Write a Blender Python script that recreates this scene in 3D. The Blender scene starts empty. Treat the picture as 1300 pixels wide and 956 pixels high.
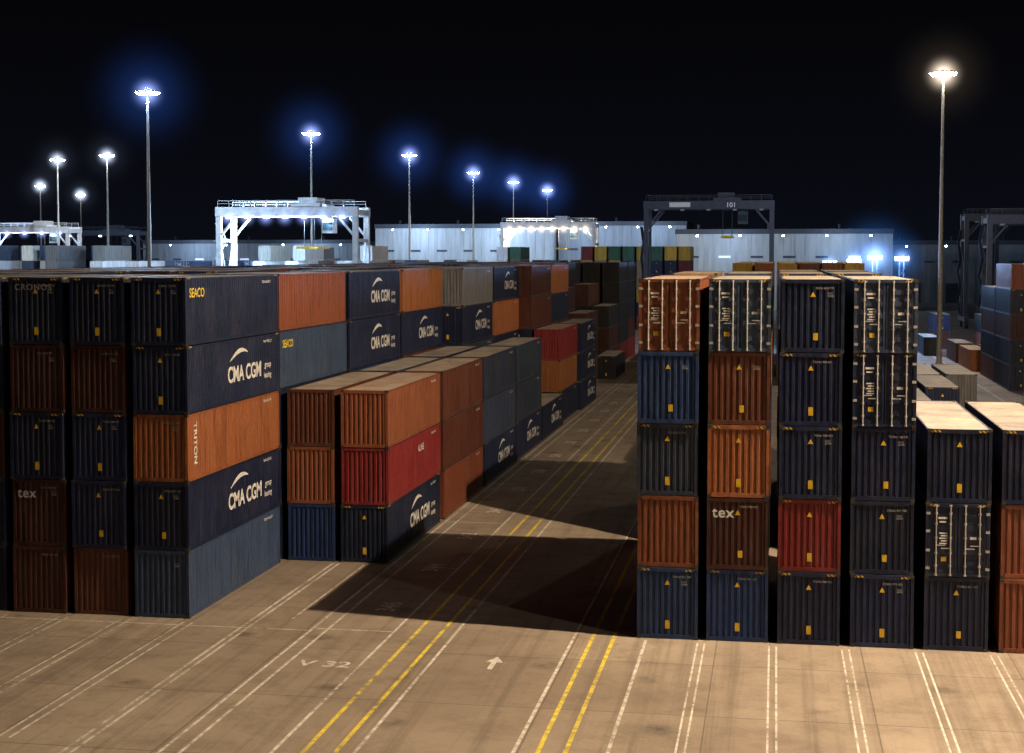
import bpy, math, random
from mathutils import Vector, Matrix
random.seed(7)
scene = bpy.context.scene
COL = scene.collection

# ------------------------------------------------------------------ materials
def new_mat(name):
    m = bpy.data.materials.new(name); m.use_nodes = True
    nt = m.node_tree
    for n in list(nt.nodes): nt.nodes.remove(n)
    out = nt.nodes.new("ShaderNodeOutputMaterial")
    b = nt.nodes.new("ShaderNodeBsdfPrincipled")
    nt.links.new(b.outputs[0], out.inputs[0])
    return m, nt, b
def N(nt, t, **kw):
    n = nt.nodes.new(t)
    for k, v in kw.items(): setattr(n, k, v)
    return n
def noise(nt, vec, scale, detail=4, rough=.55):
    n = N(nt, "ShaderNodeTexNoise"); n.inputs["Scale"].default_value = scale
    n.inputs["Detail"].default_value = detail; n.inputs["Roughness"].default_value = rough
    nt.links.new(vec, n.inputs["Vector"]); return n.outputs["Fac"]
def mapr(nt, v, a, b, c, d):
    n = N(nt, "ShaderNodeMapRange"); nt.links.new(v, n.inputs[0])
    for i, x in enumerate((a, b, c, d)): n.inputs[i+1].default_value = x
    return n.outputs[0]
def math_(nt, op, a, b=None):
    n = N(nt, "ShaderNodeMath", operation=op)
    for i, x in enumerate((a, b)):
        if x is None: continue
        if isinstance(x, (int, float)): n.inputs[i].default_value = x
        else: nt.links.new(x, n.inputs[i])
    return n.outputs[0]
def mix(nt, f, a, b, bt='MIX'):
    n = N(nt, "ShaderNodeMix", data_type='RGBA', blend_type=bt)
    for idx, x in ((0, f), (6, a), (7, b)):
        if isinstance(x, (int, float)): n.inputs[idx].default_value = x
        elif isinstance(x, tuple): n.inputs[idx].default_value = (*x, 1)
        else: nt.links.new(x, n.inputs[idx])
    return n.outputs[2]
def mapping(nt, vec, scale, loc=None):
    n = N(nt, "ShaderNodeMapping"); nt.links.new(vec, n.inputs[0]); n.inputs["Scale"].default_value = scale
    return n.outputs[0]

def container_paint(name, roof=False):
    m, nt, b = new_mat(name)
    tc = N(nt, "ShaderNodeTexCoord"); oi = N(nt, "ShaderNodeObjectInfo")
    cx = N(nt, "ShaderNodeCombineXYZ")
    r = math_(nt, 'MULTIPLY', oi.outputs["Random"], 90)
    for i in range(3): nt.links.new(r, cx.inputs[i])
    va = N(nt, "ShaderNodeVectorMath", operation='ADD')
    nt.links.new(tc.outputs["Object"], va.inputs[0]); nt.links.new(cx.outputs[0], va.inputs[1])
    v = va.outputs[0]
    big = noise(nt, v, .55, 5, .6)
    streak = noise(nt, mapping(nt, v, (5, 5, .35)), 1.0, 5, .65)
    fine = noise(nt, v, 7, 6, .7)
    col = oi.outputs["Color"]
    faded = mix(nt, .13, col, (.20, .18, .17))
    c = mix(nt, mapr(nt, big, .45, .75, 0, .55 if not roof else .8), col, faded)
    dark = mix(nt, 1.0, c, (.3, .28, .27), 'MULTIPLY')
    c = mix(nt, mapr(nt, streak, .48, .72, 0, .8), c, dark)
    pale = mix(nt, .14, c, (.34, .31, .27))
    c = mix(nt, mapr(nt, streak, .42, .28, 0, .45), c, pale)
    c = mix(nt, mapr(nt, fine, .62, .7, 0, .7), c, (.06, .024, .012))
    if roof:
        c = mix(nt, mapr(nt, big, .3, .65, .4, .85), c, (.46, .41, .34))
    nt.links.new(c, b.inputs["Base Color"])
    nt.links.new(mapr(nt, fine, .3, .7, .35, .65), b.inputs["Roughness"])
    b.inputs["Specular IOR Level"].default_value = .35
    dent = noise(nt, v, 1.3, 2, .5)
    bp = N(nt, "ShaderNodeBump"); bp.inputs["Strength"].default_value = .6; bp.inputs["Distance"].default_value = .1
    nt.links.new(dent, bp.inputs["Height"]); nt.links.new(bp.outputs[0], b.inputs["Normal"])
    return m

def simple(name, col, rough=.6, metal=0, var=.35, sc=3):
    m, nt, b = new_mat(name)
    tc = N(nt, "ShaderNodeTexCoord")
    f = noise(nt, tc.outputs["Object"], sc, 6, .65)
    d = tuple(x*(1-var) for x in col); l = tuple(min(1, x*(1+var*.6)) for x in col)
    nt.links.new(mix(nt, mapr(nt, f, .3, .7, 0, 1), d, l), b.inputs["Base Color"])
    b.inputs["Roughness"].default_value = rough; b.inputs["Metallic"].default_value = metal
    return m
def emis(name, col, s):
    m, nt, b = new_mat(name)
    b.inputs["Base Color"].default_value = (.6, .6, .6, 1)
    b.inputs["Emission Color"].default_value = (*col, 1); b.inputs["Emission Strength"].default_value = s
    return m
def haze_mat(name, col, s, p):  # self-emitting volume: the glow is painted in, no light scatters here
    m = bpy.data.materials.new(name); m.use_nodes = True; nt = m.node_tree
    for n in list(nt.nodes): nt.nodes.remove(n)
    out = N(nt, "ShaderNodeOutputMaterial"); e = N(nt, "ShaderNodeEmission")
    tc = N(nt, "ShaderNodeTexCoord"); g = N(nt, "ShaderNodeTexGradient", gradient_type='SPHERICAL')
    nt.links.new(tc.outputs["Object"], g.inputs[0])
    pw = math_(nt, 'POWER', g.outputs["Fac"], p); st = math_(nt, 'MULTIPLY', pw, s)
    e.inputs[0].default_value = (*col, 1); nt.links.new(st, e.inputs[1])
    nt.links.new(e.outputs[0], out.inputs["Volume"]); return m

M_PAINT = container_paint("container_paint"); M_ROOF = container_paint("container_roof_paint", True)
M_CAST = simple("casting_steel", (.05, .045, .042), .6, .3)
M_YEL = simple("yellow_label", (.7, .45, .02), .5)
M_ROD = simple("galvanised_rod", (.5, .5, .48), .45, .3)
M_LAB = simple("white_label", (.7, .68, .62), .5, 0, .25, 6)
M_BLK = simple("black_rubber", (.02, .02, .02), .7)
def hazard():
    m, nt, b = new_mat("hazard_stripe")
    tc = N(nt, "ShaderNodeTexCoord"); s = N(nt, "ShaderNodeSeparateXYZ"); nt.links.new(tc.outputs["Object"], s.inputs[0])
    a = math_(nt, 'ADD', s.outputs[0], s.outputs[1]); a = math_(nt, 'ADD', a, s.outputs[2])
    f = math_(nt, 'FRACT', math_(nt, 'MULTIPLY', a, 6)); f = math_(nt, 'GREATER_THAN', f, .5)
    nt.links.new(mix(nt, f, (.02, .02, .02), (.6, .38, .02)), b.inputs["Base Color"]); return m
M_HAZ = hazard()
M_GALV = simple("galvanised_mast", (.42, .42, .4), .5, .4)
M_DECAL_W = simple("white_lettering", (.72, .72, .7), .5, 0, .3, 5)
M_DECAL_G = simple("faded_lettering", (.3, .29, .28), .5, 0, .4, 5)
M_DECAL_Y = simple("yellow_lettering", (.8, .6, .03), .5)
E_COOL = emis("cool_lamp", (.5, .72, 1), 160); E_WARM = emis("warm_lamp", (1, .88, .7), 160)
E_BLUE = emis("blue_lamp", (.3, .6, 1), 90)

def ground_mat():
    m, nt, b = new_mat("concrete_apron")
    tc = N(nt, "ShaderNodeTexCoord"); v = tc.outputs["Object"]
    big = noise(nt, v, .06, 6, .62); med = noise(nt, v, .5, 8, .7); fine = noise(nt, v, 9, 6, .75)
    grit = noise(nt, v, 2.2, 8, .8)
    track = noise(nt, mapping(nt, v, (1.6, .03, 1)), 1, 5, .7)
    c = mix(nt, mapr(nt, big, .38, .62, 0, 1), (.20, .155, .115), (.36, .295, .225))
    c = mix(nt, mapr(nt, med, .48, .68, 0, .6), c, (.13, .10, .075))
    c = mix(nt, mapr(nt, grit, .54, .68, 0, .4), c, (.09, .068, .052))
    c = mix(nt, mapr(nt, track, .5, .66, 0, .6), c, (.09, .07, .054))
    c = mix(nt, mapr(nt, fine, .35, .7, 0, .3), c, (.44, .37, .29))
    sp = N(nt, "ShaderNodeSeparateXYZ"); nt.links.new(v, sp.inputs[0])
    def joint(o, per, off, w):
        f = math_(nt, 'FRACT', math_(nt, 'MULTIPLY', math_(nt, 'ADD', o, off), 1/per))
        return math_(nt, 'LESS_THAN', f, w/per)
    j = math_(nt, 'MAXIMUM', joint(sp.outputs[0], 5.6, 2.2, .05), joint(sp.outputs[1], 6.5, 1.0, .06))
    c = mix(nt, math_(nt, 'MULTIPLY', j, .6), c, (.035, .028, .022))
    wn = N(nt, "ShaderNodeTexWhiteNoise", noise_dimensions='2D')
    fx = math_(nt, 'FLOOR', math_(nt, 'MULTIPLY', math_(nt, 'ADD', sp.outputs[0], 2.2), 1/5.6))
    fy = math_(nt, 'FLOOR', math_(nt, 'MULTIPLY', math_(nt, 'ADD', sp.outputs[1], 1.0), 1/6.5))
    cb = N(nt, "ShaderNodeCombineXYZ"); nt.links.new(fx, cb.inputs[0]); nt.links.new(fy, cb.inputs[1])
    nt.links.new(cb.outputs[0], wn.inputs["Vector"])
    c = mix(nt, mapr(nt, wn.outputs["Value"], 0, 1, 0, .3), c, (.15, .115, .085))
    stain = N(nt, "ShaderNodeTexVoronoi"); stain.inputs["Scale"].default_value = .35
    nt.links.new(v, stain.inputs["Vector"])
    sf = math_(nt, 'MULTIPLY', mapr(nt, stain.outputs["Distance"], .05, .25, 1, 0), mapr(nt, med, .4, .6, 0, .8))
    c = mix(nt, sf, c, (.035, .028, .024))
    nt.links.new(c, b.inputs["Base Color"])
    nt.links.new(mapr(nt, med, .3, .7, .55, .85), b.inputs["Roughness"])
    bp = N(nt, "ShaderNodeBump"); bp.inputs["Strength"].default_value = .3; bp.inputs["Distance"].default_value = .02
    nt.links.new(grit, bp.inputs["Height"]); nt.links.new(bp.outputs[0], b.inputs["Normal"])
    return m
def worn_paint(name, col):
    m, nt, b = new_mat(name)
    tc = N(nt, "ShaderNodeTexCoord"); v = tc.outputs["Object"]
    f = noise(nt, v, 2.5, 8, .75)
    g = noise(nt, v, .25, 3, .6)
    ff = math_(nt, 'ADD', mapr(nt, f, .42, .62, 0, .8), mapr(nt, g, .45, .65, -.1, .35))
    nt.links.new(mix(nt, ff, col, (.2, .155, .115)), b.inputs["Base Color"]); b.inputs["Roughness"].default_value = .7
    return m
M_GROUND = ground_mat(); M_WLINE = worn_paint("white_road_paint", (.7, .67, .6)); M_YLINE = worn_paint("yellow_road_paint", (.8, .64, .03))

# ------------------------------------------------------------------ mesh builder
class MB:
    def __init__(s): s.v = []; s.f = []; s.m = []
    def quad(s, pts, mat):
        i = len(s.v); s.v += [tuple(p) for p in pts]; s.f.append(tuple(range(i, i+len(pts)))); s.m.append(mat)
    def box(s, x0, x1, y0, y1, z0, z1, mat=0, M=None):
        i = len(s.v)
        P = [(x0,y0,z0),(x1,y0,z0),(x1,y1,z0),(x0,y1,z0),(x0,y0,z1),(x1,y0,z1),(x1,y1,z1),(x0,y1,z1)]
        if M is not None: P = [tuple(M @ Vector(p)) for p in P]
        s.v += P
        for f in ((0,3,2,1),(4,5,6,7),(0,1,5,4),(1,2,6,5),(2,3,7,6),(3,0,4,7)):
            s.f.append(tuple(i+k for k in f)); s.m.append(mat)
    def beam(s, a, b, w, mat=0, w2=None):
        a = Vector(a); b = Vector(b); d = b-a; L = d.length
        q = d.to_track_quat('Z', 'Y').to_matrix().to_4x4(); M = Matrix.Translation(a) @ q
        w2 = w2 or w
        s.box(-w/2, w/2, -w2/2, w2/2, 0, L, mat, M)
    def cyl(s, a, b, r0, r1=None, n=10, mat=0):
        r1 = r0 if r1 is None else r1
        a = Vector(a); b = Vector(b); d = b-a; L = d.length
        M = Matrix.Translation(a) @ d.to_track_quat('Z', 'Y').to_matrix().to_4x4()
        i = len(s.v)
        for z, r in ((0, r0), (L, r1)):
            for k in range(n):
                t = 2*math.pi*k/n; s.v.append(tuple(M @ Vector((r*math.cos(t), r*math.sin(t), z))))
        for k in range(n):
            k2 = (k+1) % n; s.f.append((i+k, i+k2, i+n+k2, i+n+k)); s.m.append(mat)
        s.f.append(tuple(i+k for k in reversed(range(n)))); s.m.append(mat)
        s.f.append(tuple(i+n+k for k in range(n))); s.m.append(mat)
    def mesh(s, name, mats):
        me = bpy.data.meshes.new(name); me.from_pydata(s.v, [], s.f)
        for m in mats: me.materials.append(m)
        for p, mi in zip(me.polygons, s.m): p.material_index = mi
        me.update(); return me
def obj(name, me, loc=(0,0,0), rot=(0,0,0), parent=None):
    o = bpy.data.objects.new(name, me); COL.objects.link(o); o.location = loc; o.rotation_euler = rot
    if parent: o.parent = parent
    return o
def empty(name, loc=(0,0,0)):
    o = bpy.data.objects.new(name, None); COL.objects.link(o); o.location = loc; return o

# ------------------------------------------------------------------ container
W, H = 2.438, 2.896
def container_mesh(name, L, labels):
    b = MB(); w = W/2; l = L/2
    for sx in (-1, 1):
        for sy in (-1, 1):
            xs = sorted((sx*w, sx*(w-.162))); ys = sorted((sy*l, sy*(l-.178)))
            b.box(*xs, *ys, 0, .118, 1); b.box(*xs, *ys, H-.118, H, 1)
            xs = sorted((sx*(w-.006), sx*(w-.13))); ys = sorted((sy*(l-.008), sy*(l-.16)))
            b.box(*xs, *ys, .118, H-.118, 0)
        xs = sorted((sx*(w-.008), sx*(w-.07)))
        b.box(*xs, -l+.178, l-.178, .02, .17, 0); b.box(*xs, -l+.178, l-.178, H-.08, H-.02, 0)
        n = int((L-.4)/.278); p = (L-.36)/n; y = -l+.18; pts = []
        for k in range(n):
            pts += [(w-.022, y), (w-.022, y+.26*p), (w-.06, y+.5*p), (w-.06, y+.76*p)]; y += p
        pts.append((w-.022, y))
        for (xa, ya), (xb, yb) in zip(pts, pts[1:]):
            q = [(sx*xa, ya, .17), (sx*xb, yb, .17), (sx*xb, yb, H-.08), (sx*xa, ya, H-.08)]
            b.quad(q if sx > 0 else q[::-1], 0)
    n = int((L-.4)/.42); p = (L-.2)/n; y = -l+.1; pts = []
    for k in range(n):
        pts += [(H-.03, y), (H-.03, y+.35*p), (H-.055, y+.5*p), (H-.055, y+.85*p)]; y += p
    pts.append((H-.03, y))
    for (za, ya), (zb, yb) in zip(pts, pts[1:]):
        b.quad([(-w+.07, ya, za), (w-.07, ya, za), (w-.07, yb, zb), (-w+.07, yb, zb)], 2)
    b.quad([(-w+.07, -l+.1, .1), (-w+.07, l-.1, .1), (w-.07, l-.1, .1), (w-.07, -l+.1, .1)], 1)
    # blind end (-Y)
    b.box(-w+.162, w-.162, -l+.012, -l+.1, .02, .19, 0); b.box(-w+.162, w-.162, -l+.012, -l+.1, H-.17, H-.01, 0)
    n = 9; p = (W-.26)/n; x = -w+.13; pts = []
    for k in range(n):
        pts += [(x, -l+.085), (x+.3*p, -l+.085), (x+.45*p, -l+.035), (x+.85*p, -l+.035)]; x += p
    pts.append((x, -l+.085))
    for (xa, ya), (xb, yb) in zip(pts, pts[1:]):
        b.quad([(xa, ya, .19), (xb, yb, .19), (xb, yb, H-.17), (xa, ya, H-.17)], 0)
    # door end (+Y)
    b.box(-w+.162, w-.162, l-.1, l-.012, .02, .16, 0); b.box(-w+.162, w-.162, l-.1, l-.012, H-.14, H-.01, 0)
    for s in (-1, 1):
        xs = sorted((s*.012, s*(w-.14)))
        b.box(*xs, l-.09, l-.055, .165, H-.145, 0)
        x0, x1 = xs
        for z0, z1 in ((.17, .27), (H-.25, H-.15)): b.box(x0+.01, x1-.01, l-.055, l-.03, z0, z1, 0)
        for xa, xb in ((x0+.01, x0+.09), (x1-.09, x1-.01)): b.box(xa, xb, l-.055, l-.03, .28, H-.26, 0)
        for k in range(5):
            zc = .55+k*.46; b.box(x0+.1, x1-.1, l-.055, l-.037, zc-.09, zc+.09, 0)
        for fx in (.28, .82):
            xr = s*fx
            b.cyl((xr, l+.002, .06), (xr, l+.002, H-.05), .028, n=8, mat=4)
            for z in (.09, .45, .95, 1.55, 2.1, 2.5, H-.09): b.box(xr-.055, xr+.055, l-.03, l-.004, z-.04, z+.04, 4)
            xh = sorted((xr, xr-s*.35 if fx > .5 else xr+s*.35))
            b.box(*xh, l+.004, l+.02, 1.12 if fx < .5 else 1.24, 1.155 if fx < .5 else 1.275, 4)
        for z in (.35, 1.05, 1.8, 2.5):
            xh = sorted((s*(w-.17), s*(w-.02))); b.box(*xh, l-.02, l-.003, z-.05, z+.05, 4)
    for k in range(5): b.box(.40, .40+.3-(k % 2)*.06, l-.03, l-.026, 1.3+k*.1, 1.35+k*.1, 5)
    b.box(.4, .74, l-.03, l-.026, 2.28, 2.36, 5); b.box(.44, .7, l-.03, l-.026, 2.14, 2.2, 5)
    b.box(-.70, -.46, l-.03, l-.026, 1.5, 1.6, 5); b.box(.42, .62, l-.03, l-.026, .62, .8, 3)
    if labels:
        if labels != 2:
            for s in (-1, 1):
                xs = sorted((s*(w-.17), s*(w-.5)))
                b.box(*xs, -l+.006, -l+.011, H-.13, H-.05, 6); b.box(*xs, l-.011, l-.006, H-.12, H-.04, 6)
                for e in (-1, 1):
                    ys = sorted((e*(l-.19), e*(l-.6))); xx = sorted((s*(w-.007), s*(w-.002)))
                    b.box(*xx, *ys, H-.08, H-.024, 6)
        y = -l+.028
        b.quad([(-.11, y, 2.2), (.11, y, 2.2), (0, y, 2.4)], 3)
        if labels == 2: b.box(.02, .2, y-.004, y, .5, .78, 3)
        else: b.box(-.08, .10, y-.004, y, .42, .76, 3)
    return b.mesh(name, [M_PAINT, M_CAST, M_ROOF, M_YEL, M_ROD, M_LAB, M_HAZ])
MESH = {}
for sz, L in ((40, 12.192), (20, 6.058)):
    for lb in (0, 1, 2): MESH[(sz, lb)] = container_mesh("container%d_%d" % (sz, lb), L, lb)
LEN = {40: 12.192, 20: 6.058}
COLR = dict(navy=(.009, .0165, .052), blue=(.014, .038, .125), steel=(.045, .078, .165), brown=(.115, .036, .021), dbrown=(.06, .019, .014),
            orange=(.33, .118, .042), rust=(.20, .062, .029), red=(.19, .02, .021), grey=(.17, .175, .18), slate=(.034, .05, .09),
            white=(.6, .61, .6), yellow=(.48, .31, .04), tan=(.30, .2, .11), black=(.015, .017, .022), green=(.04, .12, .07))
_txt = {}
def text_mesh(s, size, mat, spacing=1.0, bold=.018):
    k = (s, size, mat.name)
    if k in _txt: return _txt[k]
    cu = bpy.data.curves.new("t", 'FONT'); cu.body = s; cu.size = size; cu.offset = size*bold; cu.space_character = spacing
    o = bpy.data.objects.new("t", cu); COL.objects.link(o)
    bpy.context.view_layer.update()
    me = bpy.data.meshes.new_from_object(o.evaluated_get(bpy.context.evaluated_depsgraph_get()))
    bpy.data.objects.remove(o); me.materials.clear(); me.materials.append(mat); _txt[k] = me; return me
def swoosh():
    b = MB(); n = 14
    for k in range(n):
        t0, t1 = k/n, (k+1)/n
        def pt(t, o): return (2.4*t, .45*math.sin(t*math.pi*.75)+o*(.02+.09*math.sin(t*math.pi)), 0)
        b.quad([pt(t0, -1), pt(t1, -1), pt(t1, 1), pt(t0, 1)], 0)
    return b.mesh("swoosh", [M_DECAL_W])
SWOOSH = swoosh()

def container(xl, y0, lvl, spec, size=40):
    c, _, fl = spec.partition(':')
    lab = random.choice((1, 1, 1, 2)) if ('Y' in fl or c in ('navy',)) else 0
    if 'N' in fl: lab = 2
    o = obj("shipping_container", MESH[(size, lab)], (xl+W/2+random.uniform(-.03, .03), y0+LEN[size]/2+random.uniform(-.06, .06), lvl*2.9),
            (0, 0, (math.pi if 'D' in fl else 0)+random.uniform(-.002, .002)))
    r, g, b_ = COLR[c]; k = random.uniform(.75, 1.22)
    o.color = (r*k, g*k*random.uniform(.93, 1.07), b_*k*random.uniform(.93, 1.07), 1)
    flip = 'D' in fl
    def side(me, y, z, nm):
        x = W/2-.018
        if flip: obj(nm, me, (-x, -y, z), (math.pi/2, 0, -math.pi/2), o)
        else: obj(nm, me, (x, y, z), (math.pi/2, 0, math.pi/2), o)
    if 'C' in fl:
        side(text_mesh("CMA CGM", 1.0, M_DECAL_W, .98, .03), -1.2, .95, "lettering")
        side(SWOOSH, -.9, 1.9, "emblem")
        side(text_mesh("group", .4, M_DECAL_W), 3.9, 1.3, "small_lettering"); side(text_mesh("leasing", .4, M_DECAL_W), 3.8, .8, "small_lettering_2")
    if 'S' in fl: side(text_mesh("SEACO", .55, M_DECAL_Y, 1.0, .02), -5.6, 2.05, "lettering")
    if 'V' in fl: obj("lettering", text_mesh("TRITON", .5, M_DECAL_W), (W/2-.018, -5.3, 2.5), (math.pi/2, math.pi/2, math.pi/2), o)
    if 'K' in fl: side(text_mesh("KLINE", .5, M_DECAL_W), 0.5, 1.9, "lettering")
    if size == 40 and not flip and y0 < 170 and xl > -27:
        side(text_mesh(random.choice(["TCNU 418 620 2", "CMAU 793 112 7", "TEMU 650 338 1"]), .18, M_DECAL_W), 3.7, 2.5, "serial_number")
    fy = -LEN[size]/2+.026
    if not flip:
        if 'T' in fl: obj("lettering", text_mesh("tex", .6, M_DECAL_W, 1.1), (-1.0, fy, 2.1), (math.pi/2, 0, 0), o)
        if 'R' in fl: obj("lettering", text_mesh("CRONOS", .36, M_DECAL_G, 1.2), (-.95, fy, 2.35), (math.pi/2, 0, 0), o)
        if y0 < 62:
            ll = "CMAU 451 207", "TGHU 988 031", "FSCU 620 774", "ECMU 119 450", "BMOU 573 918"
            if random.random() < .7: obj("end_serial_number", text_mesh(random.choice(ll), .12, M_DECAL_G), (random.uniform(0, .2), fy, 2.5), (math.pi/2, 0, 0), o)
            if random.random() < .5: obj("end_data_text", text_mesh(random.choice(["45G1\n30480", "45G1\n32500"]), .1, M_DECAL_G), (.55, fy, 2.3), (math.pi/2, 0, 0), o)
    return o
def stack(xl, y0, specs, size=40):
    for i, s in enumerate(specs.split()):
        if s != '-': container(xl, y0, i, s, size)
def rx(xr): return xr-W

# ---- left block
stack(rx(-24.4), 61.3, "steel navy:C orange:V navy:C navy:S")
stack(rx(-27.2), 61.3, "brown navy navy dbrown navy")
stack(rx(-30.0), 61.3, "dbrown dbrown:T navy dbrown navy:R")
stack(rx(-32.8), 61.3, "navy navy dbrown navy navy")
stack(rx(-35.6), 61.3, "navy brown navy navy navy")
stack(rx(-19.0), 74.2, "navy:C red:K rust")
stack(rx(-21.8), 74.2, "blue rust brown")
stack(rx(-24.6), 74.2, "navy navy navy steel:S rust")
stack(rx(-19.0), 87.2, "rust brown brown")
stack(rx(-21.8), 87.2, "navy brown slate")
stack(rx(-24.6), 87.2, "navy navy blue navy:C navy:C")
stack(rx(-19.0), 100.2, "navy:C slate slate")
stack(rx(-21.8), 100.2, "navy brown navy")
stack(rx(-24.6), 100.2, "navy brown rust navy:C orange")
stack(rx(-19.0), 113.2, "navy:C slate slate")
stack(rx(-23.1), 113.2, "navy navy slate navy:C grey")
stack(rx(-25.9), 113.2, "navy navy slate navy brown")
stack(rx(-19.0), 126.2, "navy:C")
stack(rx(-23.1), 126.2, "navy brown navy orange navy:C")
stack(rx(-25.9), 126.2, "navy brown navy navy navy")
stack(rx(-19.4), 139.2, "navy orange red")
stack(rx(-22.0), 139.2, "navy orange navy brown dbrown")
stack(rx(-24.8), 139.2, "navy navy rust brown brown")
stack(rx(-19.0), 152.2, "navy:C navy:C navy:C")
stack(rx(-22.0), 152.2, "navy navy brown navy orange")
stack(rx(-24.8), 152.2, "navy navy brown navy rust")
stack(rx(-19.6), 191.0, "black:Y")
cols = ["navy"]*6+["brown", "dbrown", "rust", "orange", "slate", "blue", "navy", "red"]
rnd = random.Random(3)
for bay in range(0, 14):
    y0 = 61.3+bay*12.98
    for ci in range(0, 9):
        xr = -27.4-ci*2.8
        if bay == 0 and ci < 4: continue
        if bay in (4, 5): xr -= 1.4
        n = 5 if rnd.random() < .8 else 4
        sp = [rnd.choice(cols) for _ in range(n)]
        for lv in range(max(0, n-3), n):
            container(rx(xr), y0, lv, sp[lv])
for y0 in (178.2, 204.2, 217.2, 230.2):
    for ci in range(0, 4):
        xr = -21.8-ci*2.8
        if xr > -27 or y0 > 200:
            n = [3, 4, 5, 5][ci] if y0 < 210 else [5, 5, 5, 4][ci]
            sp = " ".join(rnd.choice(["dbrown", "red", "black", "brown", "black", "dbrown", "black"]) for _ in range(n))
            stack(rx(xr), y0, sp)

# ---- right block
stack(-5.41, 61.3, "blue:Y rust slate:Y blue:Y rust:D")
stack(-2.60, 61.3, "blue:Y dbrown:TN orange:Y brown:Y slate:DY")
stack(0.20, 61.3, "navy red:Y navy navy navy")
stack(3.00, 61.3, "navy navy navy navy:D slate:DY")
stack(5.85, 61.3, "navy navy:D navy")
stack(8.70, 61.3, "rust rust navy")
stack(11.5, 61.3, "navy brown slate")
for i, x in enumerate((-5.41, -2.6, .2, 3.0)):
    stack(x, 81.2, ["navy brown navy navy tan", "navy brown navy rust slate", "navy navy red navy navy", "navy blue navy navy navy"][i])
stack(.2, 94.2, "navy navy brown navy slate"); stack(3.0, 94.2, "navy navy brown navy navy")
stack(7.9, 103.0, "navy grey"); stack(10.9, 116.0, "navy navy"); stack(7.9, 116.0, "slate grey")
stack(13.8, 129.0, "slate grey"); stack(10.9, 129.0, "brown white")
for bay in range(4):
    y0 = 198+bay*12.98
    for ci in range(8):
        n = 5 if ci < 6 else 4
        sp = [rnd.choice(["navy", "brown", "slate"]) for _ in range(n-1)]+[rnd.choice(["yellow", "tan", "yellow", "rust", "orange", "yellow"])]
        for lv in range(n-2 if bay else 0, n): container(-5.41+ci*2.8, y0, lv, sp[lv])
stack(26.4, 182, "navy navy dbrown navy rust"); stack(29.2, 182, "navy dbrown navy navy brown"); stack(32, 182, "navy rust brown navy brown")
stack(26.4, 195, "brown navy brown navy"); stack(29.2, 195, "brown navy brown navy")
stack(25.6, 212, "orange:Y"); stack(28.4, 214, "rust"); stack(25.6, 228, "dbrown"); stack(31, 228, "dbrown tan")
stack(26, 262, "dbrown navy"); stack(33, 255, "brown black"); stack(37, 235, "brown navy")
stack(22.6, 244, "black"); stack(19.5, 262, "brown")

# ---- distant bright stacks on the left and mixed ones in the middle
for bx in range(26):
    xl = -168+bx*3.7+rnd.uniform(-.5, .5)
    y0 = 262+rnd.uniform(0, 26)
    n = rnd.choice([5, 5, 6, 6])
    for lv in range(n-3, n): container(xl, y0, lv, rnd.choice(["white", "white", "white", "white", "grey", "slate", "steel"])+rnd.choice([":D", ""]))
for bx in range(30):
    xl = -118+bx*2.9
    y0 = 330+rnd.choice([0, 13, 26])
    n = rnd.choice([4, 5, 5, 6])
    for lv in range(n-2, n): container(xl, y0, lv, rnd.choice(["slate", "brown", "white", "rust", "steel", "green", "grey"]))
for bx in range(10):
    xl = -40+bx*2.9
    for lv in range(0, 6 if bx < 8 else 4): container(xl, 318, lv, rnd.choice(["yellow", "rust", "green", "tan", "navy", "red", "yellow"]))

# ------------------------------------------------------------------ ground & markings
b = MB(); S = 6000
b.quad([(-S, -S, 0), (S, -S, 0), (S, S, 0), (-S, S, 0)], 0)
obj("ground", b.mesh("ground", [M_GROUND]))
b = MB()
def line(x, y0, y1, w=.12, mat=0): b.quad([(x-w/2, y0, .004), (x+w/2, y0, .004), (x+w/2, y1, .004), (x-w/2, y1, .004)], mat)
def hline(y, x0, x1, w=.12, mat=0): b.quad([(x0, y-w/2, .008), (x1, y-w/2, .008), (x1, y+w/2, .008), (x0, y+w/2, .008)], mat)
for x in (-21.45, -21.75): line(x, 30, 73.8)
for x in (-18.75, -18.1, -15.3, -12.75, -7.9): line(x, 30, 320)
for x in (-14.35, -13.35, -7.15, -6.3): line(x, 30, 320, .15, 1)
for x in (-5.0,): line(x, 30, 60.9)
for k in range(6):
    xc = -2.79+k*2.81
    for o in (-.14, .14): line(xc+o, 45, 60.8, .07)
for k in range(6):
    xc = -24.25-k*2.8
    for o in (-.2, .2): line(xc+o, 45, 60.7, .1)
line(-20.1, 62, 73.6, .12)
for k in range(17):
    hline(60.55+k*12.98, -18.6, -15.4, .1)
hline(60.2, -38, -18.9, .1)
for x in (18, 18.4, 24): line(x, 30, 330, .15)
for k in range(9): hline(70+k*13, 18.6, 23.9, .12)
obj("road_markings", b.mesh("road_markings", [M_WLINE, M_YLINE]))
def gtext(s, x, y, size, rz, nm="painted_number"):
    me = text_mesh(s, size, M_WLINE); obj(nm, me, (x, y, .012), (0, 0, rz))
gtext("V 32", -17.7, 54.9, 1.1, 0)
for k in range(12):
    gtext(str(346-2*k), -16.2, 64+k*12.98/1.5, 1.2, math.radians(90))
a = MB()
a.quad([(-.1, 0, 0), (.1, 0, 0), (.1, 1.0, 0), (-.1, 1.0, 0)], 0); a.quad([(-.34, 1.0, 0), (.34, 1.0, 0), (0, 1.8, 0)], 0)
obj("painted_arrow", a.mesh("painted_arrow", [M_WLINE]), (-10.4, 55.6, .004))

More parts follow.
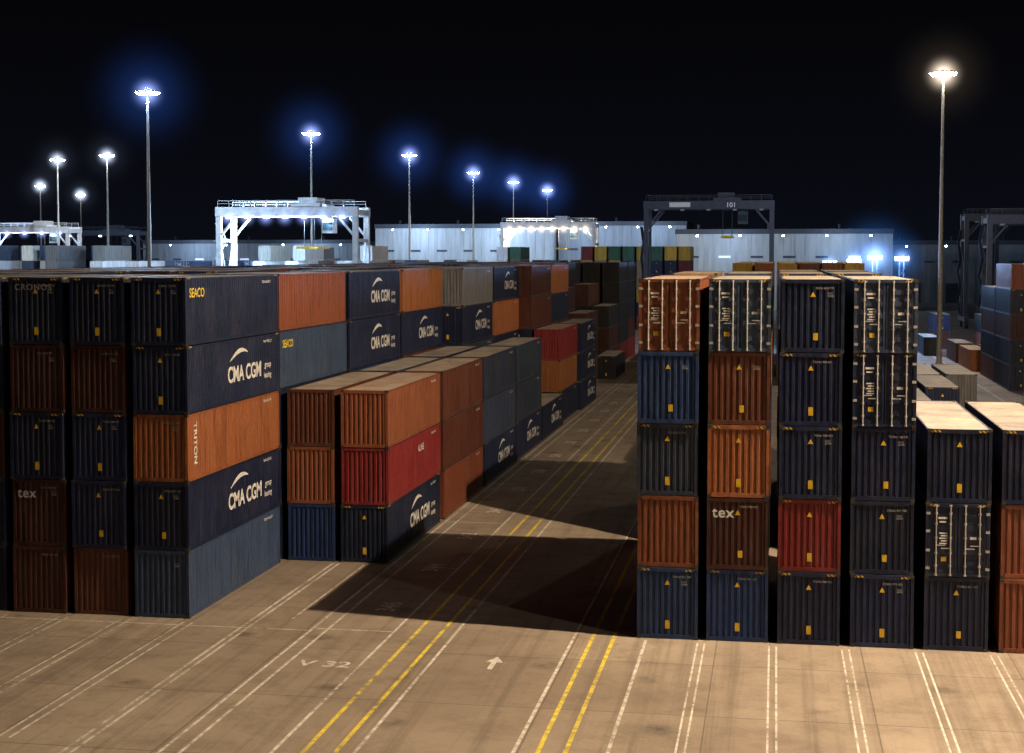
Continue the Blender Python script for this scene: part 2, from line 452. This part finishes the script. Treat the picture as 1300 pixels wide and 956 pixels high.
# ------------------------------------------------------------------ light masts
def sphere_mesh(name, mat, n=16):
    b = MB()
    for i in range(n//2):
        for j in range(n):
            def p(i, j):
                t = math.pi*i/(n//2); f = 2*math.pi*j/n
                return (math.sin(t)*math.cos(f), math.sin(t)*math.sin(f), math.cos(t))
            q = [p(i, j), p(i+1, j), p(i+1, j+1), p(i, j+1)]
            if i == 0: q = [q[0], q[1], q[2]]
            elif i == n//2-1: q = [q[0], q[1], q[3]]
            b.quad(q, 0)
    return b.mesh(name, [mat])
GLOW = {}
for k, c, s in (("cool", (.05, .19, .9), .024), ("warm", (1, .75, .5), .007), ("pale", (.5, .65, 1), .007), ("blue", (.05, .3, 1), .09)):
    GLOW[k] = (sphere_mesh("haze_"+k, haze_mat("haze_"+k, c, s, 3.4)), sphere_mesh("core_"+k, haze_mat("core_"+k, tuple(min(1, x*.75+.22) for x in c), 2.0, 4.5)))
def head_mesh(hgt, em):
    b = MB()
    b.cyl((0, 0, 0), (0, 0, .5), .55, .5, 12, 0)
    b.cyl((0, 0, .5), (0, 0, hgt), .38, .16, 12, 0)
    z = hgt-.6
    n = 16
    for k in range(n):
        t0 = 2*math.pi*k/n; t1 = 2*math.pi*(k+1)/n
        b.beam((1.3*math.cos(t0), 1.3*math.sin(t0), z), (1.3*math.cos(t1), 1.3*math.sin(t1), z), .12)
    for k in range(4):
        t = math.pi/2*k; b.beam((0, 0, z), (1.3*math.cos(t), 1.3*math.sin(t), z), .12)
        b.beam((0, 0, z+.55), (1.3*math.cos(t), 1.3*math.sin(t), z), .06)
    b.cyl((0, 0, hgt), (0, 0, hgt+1.2), .03, .02, 6)
    for k in range(10):
        t = 2*math.pi*k/10+.2
        M = Matrix.Translation((1.6*math.cos(t), 1.6*math.sin(t), z-.25)) @ Matrix.Rotation(t, 4, 'Z') @ Matrix.Rotation(math.radians(50), 4, 'Y')
        b.box(-.14, .12, -.34, .34, -.28, .28, 0, M); b.box(.122, .15, -.3, .3, -.24, .24, 1, M)
        b.beam((1.3*math.cos(t), 1.3*math.sin(t), z), (1.6*math.cos(t), 1.6*math.sin(t), z-.2), .06)
    return b.mesh("mast", [M_GALV, em])
HM = {"cool": E_COOL, "warm": E_WARM, "pale": E_WARM, "blue": E_BLUE}
MM = {}
def mast(x, y, h, kind, power, lc, haze=1.0, core=1.0):
    e = empty("floodlight_mast", (x, y, 0))
    if (h, kind) not in MM: MM[(h, kind)] = head_mesh(h, HM[kind])
    obj("pole_and_lamps", MM[(h, kind)], parent=e)
    if haze > 0:  # emissive spheres imitate the lamp's glow in the air
        o = obj("painted_glow", GLOW[kind][0], (0, 0, h-.9), parent=e); o.scale = (10*haze,)*3
        o = obj("painted_glare", GLOW[kind][1], (0, 0, h-.9), parent=e); o.scale = (3.8*core,)*3
    if power:
        l = bpy.data.lights.new("flood_light", 'POINT'); l.energy = power; l.color = lc; l.shadow_soft_size = .3
        obj("flood_light", l, (0, 0, h-1.5), parent=e)
    return e
WARM = (1, .75, .5); COOL = (.5, .7, 1)
mast(20.5, 57.2, 41.5, "warm", 370000, WARM, 0)
mast(21, 134, 41.5, "warm", 14000, WARM, 0)
mast(22.7, 222, 41.5, "warm", 80000, (1, .85, .68))
mast(62, 12, 41.5, "warm", 85000, (1, .88, .76), 0)  # unseen mast added as fill light for the container fronts
mast(-92, 66, 41.5, "cool", 4000, COOL, 0)
mast(-92, 146, 41.5, "cool", 12000, COOL, 0)
for i, (x, y) in enumerate(((-96.3, 227), (-95, 308), (-91, 378), (-91, 461), (-89, 522), (-87, 588))):
    mast(x, y, 41.5, "cool", (170000, 130000, 70000, 70000, 0, 0)[i], COOL, 1.25+.1*i, 1+.08*i)
mast(-166.5, 366.5, 41.5, "pale", 150000, (.85, .92, 1)); mast(-186.5, 380, 41.5, "pale", 0, WARM)
mast(-262, 520, 41.5, "pale", 0, WARM, 1.2, 1.2); mast(-283, 597, 41.5, "pale", 0, WARM, 1.2, 1.3); mast(-330, 582, 41.5, "pale", 0, WARM, 1.2, 1.3)
mast(-150, 236, 41.5, "pale", 110000, (.8, .9, 1), 0)

# ------------------------------------------------------------------ gantry cranes
M_CRW = simple("crane_white", (.5, .52, .54), .5, 0, .3, 1); M_CRD = simple("crane_dark_blue", (.03, .04, .065), .5, 0, .3, 1)
M_GLASS = simple("cab_glass", (.03, .05, .06), .1)
def rtg(x, y, h, paint, lamp, nl=6, span=24, sign=None, powr=0, lc=COOL, glare=None):
    e = empty("gantry_crane", (x, y, 0)); hs = span/2; b = MB()
    for sy in (-3.6, 3.6):
        b.box(-hs-.5, hs+.5, sy-.55, sy+.55, h-1.9, h-.3, 0)
        for sx in (-1, 1):
            b.box(sx*hs-.45, sx*hs+.45, sy-.4, sy+.4, 2.4, h-1.9, 0)
            b.beam((sx*hs, sy, h-5.5), (sx*(hs-3), sy, h-2), .35)
        for k in range(13):
            xx = -hs+k*span/12; b.box(xx-.03, xx+.03, sy-.6, sy-.54, h-.3, h+.8, 0)
        b.box(-hs, hs, sy-.6, sy-.54, h+.72, h+.8, 0); b.box(-hs, hs, sy-.6, sy-.54, h+.25, h+.3, 0)
    for sx in (-1, 1):
        b.box(sx*hs-.5, sx*hs+.5, -6, 6, 1.5, 2.4, 0)
        b.box(sx*hs-.35, sx*hs+.35, -3.05, 3.05, h-1.7, h-.8, 0)
        b.beam((sx*hs, -3.2, 3), (sx*hs, 3.2, h-6), .25); b.beam((sx*hs, 3.2, 3), (sx*hs, -3.2, h-6), .25)
        b.box(sx*hs-.3, sx*hs+.3, -3.2, 3.2, h-6.2, h-5.7, 0)
        for wy in (-5.2, -3.4, 3.4, 5.2):
            b.cyl((sx*hs-.35, wy, .8), (sx*hs+.35, wy, .8), .8, n=16, mat=1)
            b.box(sx*hs-.5, sx*hs+.5, wy-.2, wy+.2, .75, 1.5, 0)
    for k in range(6):
        z = 3+k*3; s = 1 if k % 2 else -1
        if z+3 < h: b.beam((-hs-1.0, s*2.2, z), (-hs-1.0, -s*2.2, z+3), .5, w2=.12)
        b.box(-hs-1.4, -hs-.46, -2.9, -2.0, z-.05, z, 0)
    b.box(-hs+.52, -hs+2.6, -3, 3, 2.0, 4.8, 0); b.box(hs-2.4, hs-.52, -2.5, 2.5, 2.0, 4.6, 0)
    tx = 3.5
    b.box(tx-2.6, tx+2.6, -4.3, 4.3, h-.28, h+.2, 0); b.box(tx-1.8, tx+1.4, -2.6, 2.6, h+.2, h+1.3, 0)
    b.box(tx+2.0, tx+3.9, -1.2, 1.2, h-4.7, h-2.2, 0); b.box(tx+2.1, tx+3.8, -1.25, -1.205, h-4.2, h-2.9, 2)
    b.box(tx+2.6, tx+3.2, -.4, .4, h-2.2, h-.28, 0)
    for cx_ in (-1, 1):
        for cy in (-2, 2): b.cyl((tx+cx_*.9, cy, h-7), (tx+cx_*.9, cy, h-.3), .04, n=5, mat=1)
    b.box(tx-1.1, tx+1.1, -6, 6, h-7.4, h-7, 3)
    for k in range(nl):
        xx = -hs+2+k*(span-4)/max(1, nl-1)
        b.box(xx-.45, xx+.45, -4.6, -4.16, h-2.2, h-1.85, 0); b.box(xx-.38, xx+.38, -4.64, -4.605, h-2.16, h-1.9, 4)
        b.box(xx-.4, xx+.4, -4.55, -4.2, h-2.235, h-2.205, 4)
    obj("frame", b.mesh("crane_frame", [paint, M_BLK, M_GLASS, M_YEL, lamp]), parent=e)
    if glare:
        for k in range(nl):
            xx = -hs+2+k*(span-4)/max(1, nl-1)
            o = obj("painted_glare", GLOW[glare][1], (xx, -4.7, h-2.1), parent=e); o.scale = (2.4,)*3  # painted glare: a glowing volume around each crane lamp
    if sign:
        s = MB(); s.box(-2.2, 2.2, -4.23, -4.16, h-1.7, h-.5, 0); obj("sign_plate", s.mesh("sign_plate", [M_CRD]), (4.5, 0, 0), parent=e)
        obj("sign_text", text_mesh(sign, 1.3, M_DECAL_W), (3.3, -4.25, h-1.55), (math.pi/2, 0, 0), e)
        s2 = MB(); s2.box(-7.5, -3.5, -4.23, -4.16, h-1.5, h-.6, 0); obj("name_plate", s2.mesh("name_plate", [M_LAB]), parent=e)
    if powr:
        for xx in (-7, 0, 7):
            l = bpy.data.lights.new("crane_flood", 'POINT'); l.energy = powr; l.color = lc; l.shadow_soft_size = .5
            obj("crane_flood", l, (xx, -1, h-3), parent=e)
    return e
E_CR = emis("crane_lamp_white", (.6, .8, 1), 25); E_CRY = emis("crane_lamp_warm", (1, .85, .6), 60); E_OFF = simple("lamp_off", (.3, .3, .3))
rtg(-81.6, 254, 24, M_CRW, E_CR, 7, powr=24000, lc=(.45, .68, 1), glare="cool")
rtg(-58.5, 400, 24.5, M_CRW, E_CRY, 8, powr=20000, lc=(1, .92, .8), glare="warm")
rtg(-12.8, 302, 26.3, M_CRD, E_OFF, 5, sign="101")
rtg(52, 343, 24.7, M_CRD, E_OFF, 5); rtg(66, 400, 24.7, M_CRD, E_OFF, 5); rtg(49.5, 288, 23.0, M_CRD, E_OFF, 5)
rtg(-200, 392, 23.6, M_CRW, E_CR, 5, powr=9000, glare="cool"); rtg(-205, 450, 23.6, M_CRD, E_CR, 3)

def tower(x, y, h, kind="blue", k_=1.0):
    e = empty("floodlight_tower", (x, y, 0)); b = MB()
    for sx in (-.5, .5):
        for sy in (-.5, .5): b.beam((sx, sy, 0), (sx*.7, sy*.7, h), .1)
    for k in range(int(h/1.5)):
        z = k*1.5; b.beam((-.5, -.5, z), (.5, -.5, z+1.5), .06); b.beam((.5, .5, z), (-.5, .5, z+1.5), .06)
    b.box(-1.2, 1.2, -.5, .5, h, h+.12, 0)
    for k in (-.8, 0, .8): b.box(k-.3, k+.3, -.5, -.2, h+.2, h+.7, 0); b.box(k-.26, k+.26, -.53, -.505, h+.24, h+.66, 1)
    obj("lattice", b.mesh("tower", [M_CRD, E_BLUE]), parent=e)
    o = obj("painted_glow", GLOW[kind][0], (0, -.5, h+.5), parent=e); o.scale = (6*k_,)*3  # painted glow around the tower lamps, emitted by the sphere itself
    o = obj("painted_glare", GLOW[kind][1], (0, -.5, h+.5), parent=e); o.scale = (2.8*k_,)*3
    l = bpy.data.lights.new("flood_light", 'POINT'); l.energy = 8000*k_; l.color = (.25, .5, 1); l.shadow_soft_size = .4
    obj("flood_light", l, (0, -1.3, h+.5), parent=e)
for x, y, h, k_ in ((8.6, 254, 13.9, .8), (12.4, 253, 14.2, 1.0), (15.6, 252, 14.8, 1.6), (20.0, 255, 14.6, 1.0)): tower(x, y, h, "blue", k_)

# ------------------------------------------------------------------ warehouses
def clad(name, col):
    m, nt, b = new_mat(name)
    tc = N(nt, "ShaderNodeTexCoord"); v = tc.outputs["Object"]
    s = noise(nt, mapping(nt, v, (1, 1, .1)), .8, 5, .6)
    c = mix(nt, mapr(nt, s, .4, .7, 0, .6), col, tuple(x*.5 for x in col))
    nt.links.new(c, b.inputs["Base Color"]); b.inputs["Roughness"].default_value = .6; return m
M_CLAD = clad("grey_cladding", (.28, .31, .35)); M_CLAD2 = clad("pale_cladding", (.45, .48, .5))
M_TRIM = simple("dark_trim", (.05, .06, .08)); E_WIN = emis("lit_window", (.6, .75, 1), .8)
def warehouse(x, y, wd, dp, h, mat, nlamps=4, windows=True, pw=2500):
    e = empty("warehouse", (x, y, 0)); b = MB()
    b.box(0, wd, 0, dp, 0, h, 0)
    n = int(wd/3)
    for k in range(n+1): xx = k*wd/n; b.box(xx-.08, xx+.08, -.12, -.003, 0, h-.9, 0)
    b.box(-.3, wd+.3, -.4, -.003, h-.9, h+.5, 1)
    b.box(-.3, wd+.3, .003, dp+.4, h+.01, h+.3, 1)
    k = 6
    while k < wd-8: b.box(k, k+5, -.3, -.13, 0, 6.5, 1); k += 13
    if windows:
        k = 3
        while k < wd-6: b.box(k, k+3.4, -.26, -.125, h*.66, h*.66+.6, 2 if rnd.random() < .2 else 1); k += 9
    for i in range(nlamps):
        xx = (i+.5)*wd/nlamps; b.box(xx-.3, xx+.3, -.9, -.41, h-1.6, h-1.2, 1); b.box(xx-.25, xx+.25, -.93, -.905, h-1.56, h-1.24, 3)
    for i in range(3): xx = (i+.3)*wd/3; b.cyl((xx, dp*.25, h+.3), (xx, dp*.25, h+2.0), .5, n=10, mat=1)
    obj("building_shell", b.mesh("warehouse", [mat, M_TRIM, E_WIN, E_COOL]), parent=e)
    if pw:
        for i in range(2):
            l = bpy.data.lights.new("wall_light", 'POINT'); l.energy = pw; l.color = COOL; l.shadow_soft_size = .3
            obj("wall_light", l, ((i+.5)*wd/2, -11, h-2), parent=e)
warehouse(-132, 500, 60, 40, 25.5, M_CLAD2, 5, pw=9000); warehouse(-71, 506, 42, 40, 26.3, M_CLAD, pw=5000)
warehouse(-28, 440, 60, 40, 22.5, M_CLAD2, 5, pw=4000); warehouse(36, 520, 50, 40, 20, M_CLAD, 4, pw=300)
warehouse(-240, 560, 90, 40, 21, M_CLAD, pw=7000)

# ------------------------------------------------------------------ world
w = bpy.data.worlds.new("World"); scene.world = w; w.use_nodes = True; nt = w.node_tree
bg = nt.nodes["Background"]
tc = N(nt, "ShaderNodeTexCoord"); sp = N(nt, "ShaderNodeSeparateXYZ"); nt.links.new(tc.outputs["Generated"], sp.inputs[0])
f = mapr(nt, sp.outputs[2], 0, .16, 1, 0)
sky = N(nt, "ShaderNodeTexSky", sky_type='NISHITA'); sky.sun_disc = False
sky.sun_elevation = math.radians(-6); sky.sun_rotation = math.radians(200)
c = mix(nt, f, (.0013, .0013, .0018), (.0032, .0038, .0070))
c2 = mix(nt, .002, c, sky.outputs[0], 'ADD')
nt.links.new(c2, bg.inputs[0]); bg.inputs[1].default_value = 1.0

# ------------------------------------------------------------------ camera
cam = bpy.data.cameras.new("camera"); co = obj("camera", cam, (0, 0, 15.4), (math.radians(90-3.17), 0, math.radians(9.73)))
cam.sensor_width = 36; cam.lens = 54; cam.shift_y = -45/1300; cam.clip_end = 9000; cam.clip_start = .5
scene.camera = co
scene.view_settings.view_transform = 'Standard'; scene.view_settings.look = 'None'; scene.view_settings.exposure = 0
